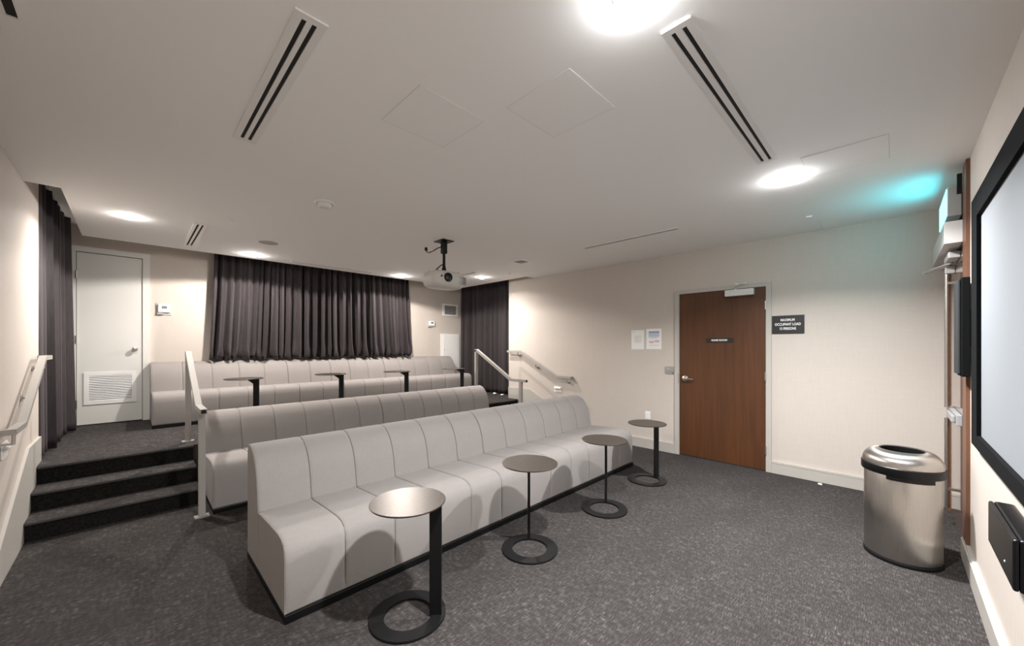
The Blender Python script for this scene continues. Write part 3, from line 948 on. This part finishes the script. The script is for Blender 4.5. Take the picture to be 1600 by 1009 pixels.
def notice(y0, y1, z0, z1, label, kind):
    root = thing('paper_notice', label, 'notice', (XR, (y0 + y1) / 2, z0), 'paper notices on the right wall')
    o = (XR, (y0 + y1) / 2, z0)
    MB().box(XR - .0016, XR - .0004, y0, y1, z0, z1).build('sheet', 'paper', root, origin=o)
    hx = (XR - .0020, XR - .0017)
    W, Hh = y1 - y0, z1 - z0
    def rect(u0, u1, v0, v1, mt, nm):    # u from the viewer's left, v from the top
        MB().box(hx[0], hx[1], y1 - u1 * W, y1 - u0 * W, z1 - v1 * Hh, z1 - v0 * Hh).build(nm, mt, root, origin=o)
    if kind == 0:
        rect(.08, .30, .06, .085, 'inkgrey', 'printed_line')
        for k in range(9):
            rect(.24, .24 + (.56 if k % 4 != 3 else .38), .30 + k * .042, .312 + k * .042, 'inkgrey', 'printed_line')
    else:
        rect(.16, .86, .12, .20, 'inknavy', 'printed_band')
        rect(.16, .86, .20, .40, 'inkblue', 'printed_box')
        rect(.24, .74, .43, .455, 'inkgrey', 'printed_line')
        rect(.20, .50, .60, .70, 'inkpink', 'printed_box')
        rect(.55, .86, .56, .66, 'inkpink', 'printed_box')
        rect(.22, .50, .80, .82, 'inkgrey', 'printed_line')
        rect(.56, .82, .80, .82, 'inkgrey', 'printed_line')
    return root
notice(1.744, 1.880, .970, 1.162, 'white paper notice with grey text, left of the two by the brown door', 0)
notice(1.570, 1.722, .972, 1.171, 'white paper notice with blue and red print, nearer the brown door', 1)

sg = thing('occupancy_sign', 'black sign with white lettering on occupant load right of the brown door', 'sign', (XR, .572, 1.10))
o = (XR, .572, 1.10)
MB().box(XR - .006, XR - .0004, .472, .678, 1.098, 1.240, .001).build('plate', 'sign', sg, origin=o)
for i, t in enumerate(('MAXIMUM', 'OCCUPANT LOAD', '15 PERSONS')):
    lettering('lettering', t, .0195, sg, 'letter', Matrix.Translation(Vector((-.0064 * H, .004 * H, (.104 - i * .0335) * H))) @ face_x @ Matrix.Diagonal((1, 1.4, 1, 1)), bold=0.0006)

for X, s_, lab in ((XL, 1, 'small white step light low on the left wall under the handrail'), (XR, -1, 'small white step light low on the right wall under the handrail')):
    y, z = (2.76, .545) if s_ > 0 else (2.823, .488)
    r_ = thing('step_light', lab, 'wall light', (X, y, z), 'step lights')
    o = (X, y, z)
    a, b = sorted((X + s_ * .0004, X + s_ * .006))
    MB().box(a, b, y - .055, y + .055, z - .035, z + .035, .002).build('face_plate', 'whiteplastic', r_, origin=o)
    MB().prism([(X + s_ * .006, z + .026), (X + s_ * .024, z + .016), (X + s_ * .024, z + .010), (X + s_ * .006, z + .004)], y - .045, y + .045, 'y').build('hood', 'whiteplastic', r_, origin=o)
    MB().box(*sorted((X + s_ * .0062, X + s_ * .008)), y - .040, y + .040, z - .022, z + .002).build('lens', 'white', r_, origin=o)

# ------------------------------------------------------------------ screen wall
sx0, sx1, sz0, sz1 = .76, 2.44, .605, 1.590
fb = .085
ps = thing('projection_screen', 'large white projection screen in a black frame on the right', 'screen', ((sx0 + sx1) / 2, YF, sz0))
o = ((sx0 + sx1) / 2, YF, sz0)
MB().box(sx0 + fb, sx1 - fb * 1.6, YF + .006, YF + .010, sz0 + .05, sz1 - fb).build('screen_surface', 'screen', ps, origin=o)
def mitre(name, pts):
    MB().prism(pts, YF + .0005, YF + .022, 'y').build(name, 'bezel', ps, origin=o)
ix0, ix1, iz0, iz1 = sx0 + fb, sx1 - fb * 1.6, sz0 + .05, sz1 - fb
mitre('frame_side', [(sx0, sz0), (ix0, iz0), (ix0, iz1), (sx0, sz1)])
mitre('frame_side', [(sx1, sz0), (ix1, iz0), (ix1, iz1), (sx1, sz1)])
mitre('frame_top', [(sx0, sz1), (sx1, sz1), (ix1, iz1), (ix0, iz1)])
mitre('frame_bottom', [(sx0, sz0), (sx1, sz0), (ix1, iz0), (ix0, iz0)])

s1 = thing('wall_speaker', 'tall slim black wall speaker between the screen and the exit door', 'speaker', (2.64, YF, .87))
o = (2.64, YF, .87)
MB().box(2.545, 2.70, YF + .014, YF + .040, .868, 1.300, .004).build('cabinet', 'bezel', s1, origin=o)
MB().box(2.550, 2.695, YF + .040, YF + .050, .878, 1.290, .004).build('grille', 'darkmesh', s1, origin=o)
MB().box(2.60, 2.645, YF + .0004, YF + .014, 1.0, 1.16).build('bracket', 'black', s1, origin=o)
s2 = thing('centre_speaker', 'wide glossy black centre speaker mounted below the projection screen', 'speaker', (1.635, YF, .44))
o = (1.635, YF, .44)
MB().box(1.470, 1.800, YF + .0006, YF + .040, .420, .545, .006).build('cabinet', 'blackgloss', s2, origin=o)
MB().box(1.470, 1.800, YF + .0395, YF + .050, .422, .544, .005).build('grille', 'blackgloss', s2, origin=o)
MB().lathe([(.003, 0), (.003, .001)], (1.56, YF + .0502, .458), 10, 'y').build('indicator', 'letter', s2, origin=o)

# header operator and exit sign above the exit door
hb = thing('door_operator', 'long pale box of the door operator above the exit door', 'door operator', (3.18, YF, 1.50))
o = (3.18, YF, 1.50)
MB().box(2.826, 3.575, YF + .0115, YF + .072, 1.502, 1.610, .003).build('cover', 'alu', hb, origin=o)
MB().box(2.823, 2.8258, YF + .012, YF + .071, 1.503, 1.609, .001).build('end_cap', 'white', hb, origin=o)
ex = thing('exit_sign', 'lit cyan green exit sign box above the exit door', 'exit sign', (3.05, YF, 1.63))
o = (3.05, YF, 1.63)
MB().box(2.85, 3.25, YF + .0132, YF + .060, 1.640, 1.785, .003).build('housing', 'signbox', ex, origin=o)
MB().box(2.857, 3.243, YF + .0600, YF + .0625, 1.647, 1.778).build('lit_face', 'exitface', ex, origin=o)
MB().box(2.98, 3.12, YF + .0005, YF + .030, 1.785, 1.812).build('canopy', 'alu', ex, origin=o)
MB().box(2.828, 2.848, YF + .0135, YF + .03, 1.742, 1.835).build('conduit_box', 'black', ex, origin=o)

# ------------------------------------------------------------------ bin
bx_, by_ = 2.600, -.030
bn = thing('trash_bin', 'brushed stainless open-top trash bin with black rims beside the exit door', 'trash bin', (bx_, by_, 0))
RB = .133
NB = 56
o = (bx_, by_, 0)
MB().lathe([(RB + .002, 0), (RB + .003, .004), (RB + .003, .014), (RB + .001, .018), (RB - .004, .018)], o, NB).build('base_ring', 'black', bn, True, origin=o)
MB().lathe([(RB - .004, .018), (RB, .020), (RB, .405), (RB - .004, .412), (RB - .010, .412), (RB - .010, .03)], o, NB, cap=False).build('body', 'stainless', bn, True, origin=o)
MB().lathe([(RB - .002, .404), (RB + .008, .404), (RB + .011, .410), (RB + .011, .440), (RB + .007, .444), (RB - .002, .444), (RB - .002, .404)], o, NB, cap=False).build('lid_rim', 'black', bn, True, origin=o)
dome = [(RB + .007, .444)]
for k in range(1, 9):
    a = k / 8 * PI / 2 * .92
    dome.append((.083 + (RB + .007 - .083) * math.cos(a), .444 + .066 * math.sin(a)))
dome += [(.079, .509), (.078, .50), (.078, .47)]
MB().lathe(dome, o, NB, cap=False).build('lid', 'stainless', bn, True, origin=o)
MB().lathe([(.0775, .505), (.076, .47), (.076, .40), (.074, .40), (.074, .506), (.0775, .508)], o, 40, cap=False).build('opening_collar', 'black', bn, True, origin=o)
MB().lathe([(RB - .011, .06), (RB - .011, .40), (RB - .013, .40), (RB - .013, .06), (.001, .06)], o, 32, cap=False).build('liner', 'black', bn, True, origin=o)
tab = MB()
n = 14
a0, a1 = math.radians(158), math.radians(228)
vs, fs = [], []
for k in range(n + 1):
    a = a0 + (a1 - a0) * k / n
    for r__, z in ((RB + .0012, .386), (RB + .006, .386), (RB + .006, .404), (RB + .0012, .404)):
        vs.append((bx_ + r__ * math.cos(a), by_ + r__ * math.sin(a), z))
for k in range(n):
    for j in range(4):
        fs.append((k * 4 + j, k * 4 + (j + 1) % 4, (k + 1) * 4 + (j + 1) % 4, (k + 1) * 4 + j))
fs += [(0, 1, 2, 3), (n * 4 + 3, n * 4 + 2, n * 4 + 1, n * 4)]
tab.add(vs, fs).build('grip_tab', 'black', bn, True, origin=o)
a = math.radians(195)
MB().bar((bx_ + .128 * math.cos(a) + .012, by_ + .128 * math.sin(a) - .02, .468), (bx_ + .128 * math.cos(a) - .004, by_ + .128 * math.sin(a) + .02, .468), .003, .008).build('badge', 'steel', bn, origin=o)

# ------------------------------------------------------------------ scraps
def scrap(x, y, z, s_, label, seed):
    rnd = random.Random(seed)
    bm = bmesh.new()
    bmesh.ops.create_icosphere(bm, subdivisions=2, radius=1)
    vs = []
    for v in bm.verts:
        q = v.co * (1 + rnd.uniform(-.22, .22))
        vs.append((x + q.x * s_, y + q.y * s_ * 1.2, max(z + .0005, z + s_ * .45 + q.z * s_ * .5)))
    fs = [[v.index for v in f.verts] for f in bm.faces]
    bm.free()
    return tag(MB().add(vs, fs).build('paper_scrap', 'paper', origin=(x, y, z)), label, 'scrap', 'small white scraps on the floor')
scrap(3.522, .373, 0, .012, 'small crumpled white scrap on the carpet below the black sign', 1)
scrap(3.715, 4.07, PZ, .026, 'small white scrap at the foot of the right curtain, the one farther from the railing', 2)
scrap(3.700, 3.89, PZ, .024, 'small white scrap at the foot of the right curtain, nearer the right wall', 3)

# ------------------------------------------------------------------ pieces that belong to a part go one level down
def nest(thing_name, parent_part, child_parts):
    for r0 in [q for q in COL.objects if q.name.split('.')[0] == thing_name and q.parent is None]:
        kids = list(r0.children)
        par = [q for q in kids if q.name.split('.')[0] == parent_part]
        if not par: continue
        for q in kids:
            if q.name.split('.')[0] in child_parts:
                q.parent = par[0]
nest('thermostat', 'case', ('display',))
nest('projector', 'lens_ring', ('lens',))
nest('projector', 'housing', ('vent_slot', 'foot', 'sensor_window'))
nest('projector', 'cable', ('cable_plug', 'cable_tag'))
nest('trash_bin', 'lid', ('opening_collar', 'badge'))
nest('occupancy_sign', 'plate', ('lettering',))
nest('paper_notice', 'sheet', ('printed_line', 'printed_band', 'printed_box'))
nest('railing', 'handrail', ('end_cap',))
nest('side_table', 'column', ('bracket',))
nest('wall_outlet', 'cover_plate', ('socket',))
nest('key_switch', 'cover_plate', ('key_cylinder', 'indicator'))
nest('wall_panel', 'cover', ('latch',))
nest('centre_speaker', 'grille', ('indicator',))
nest('door_1', 'door_leaf', ('lever_handle',))
nest('door_1', 'door_closer', ('closer_arm',))
nest('door_2', 'door_leaf', ('door_knob',))
nest('door_3', 'vertical_rod', ('rod_guide', 'latch_head'))
nest('door_3', 'door_closer', ('closer_arm',))
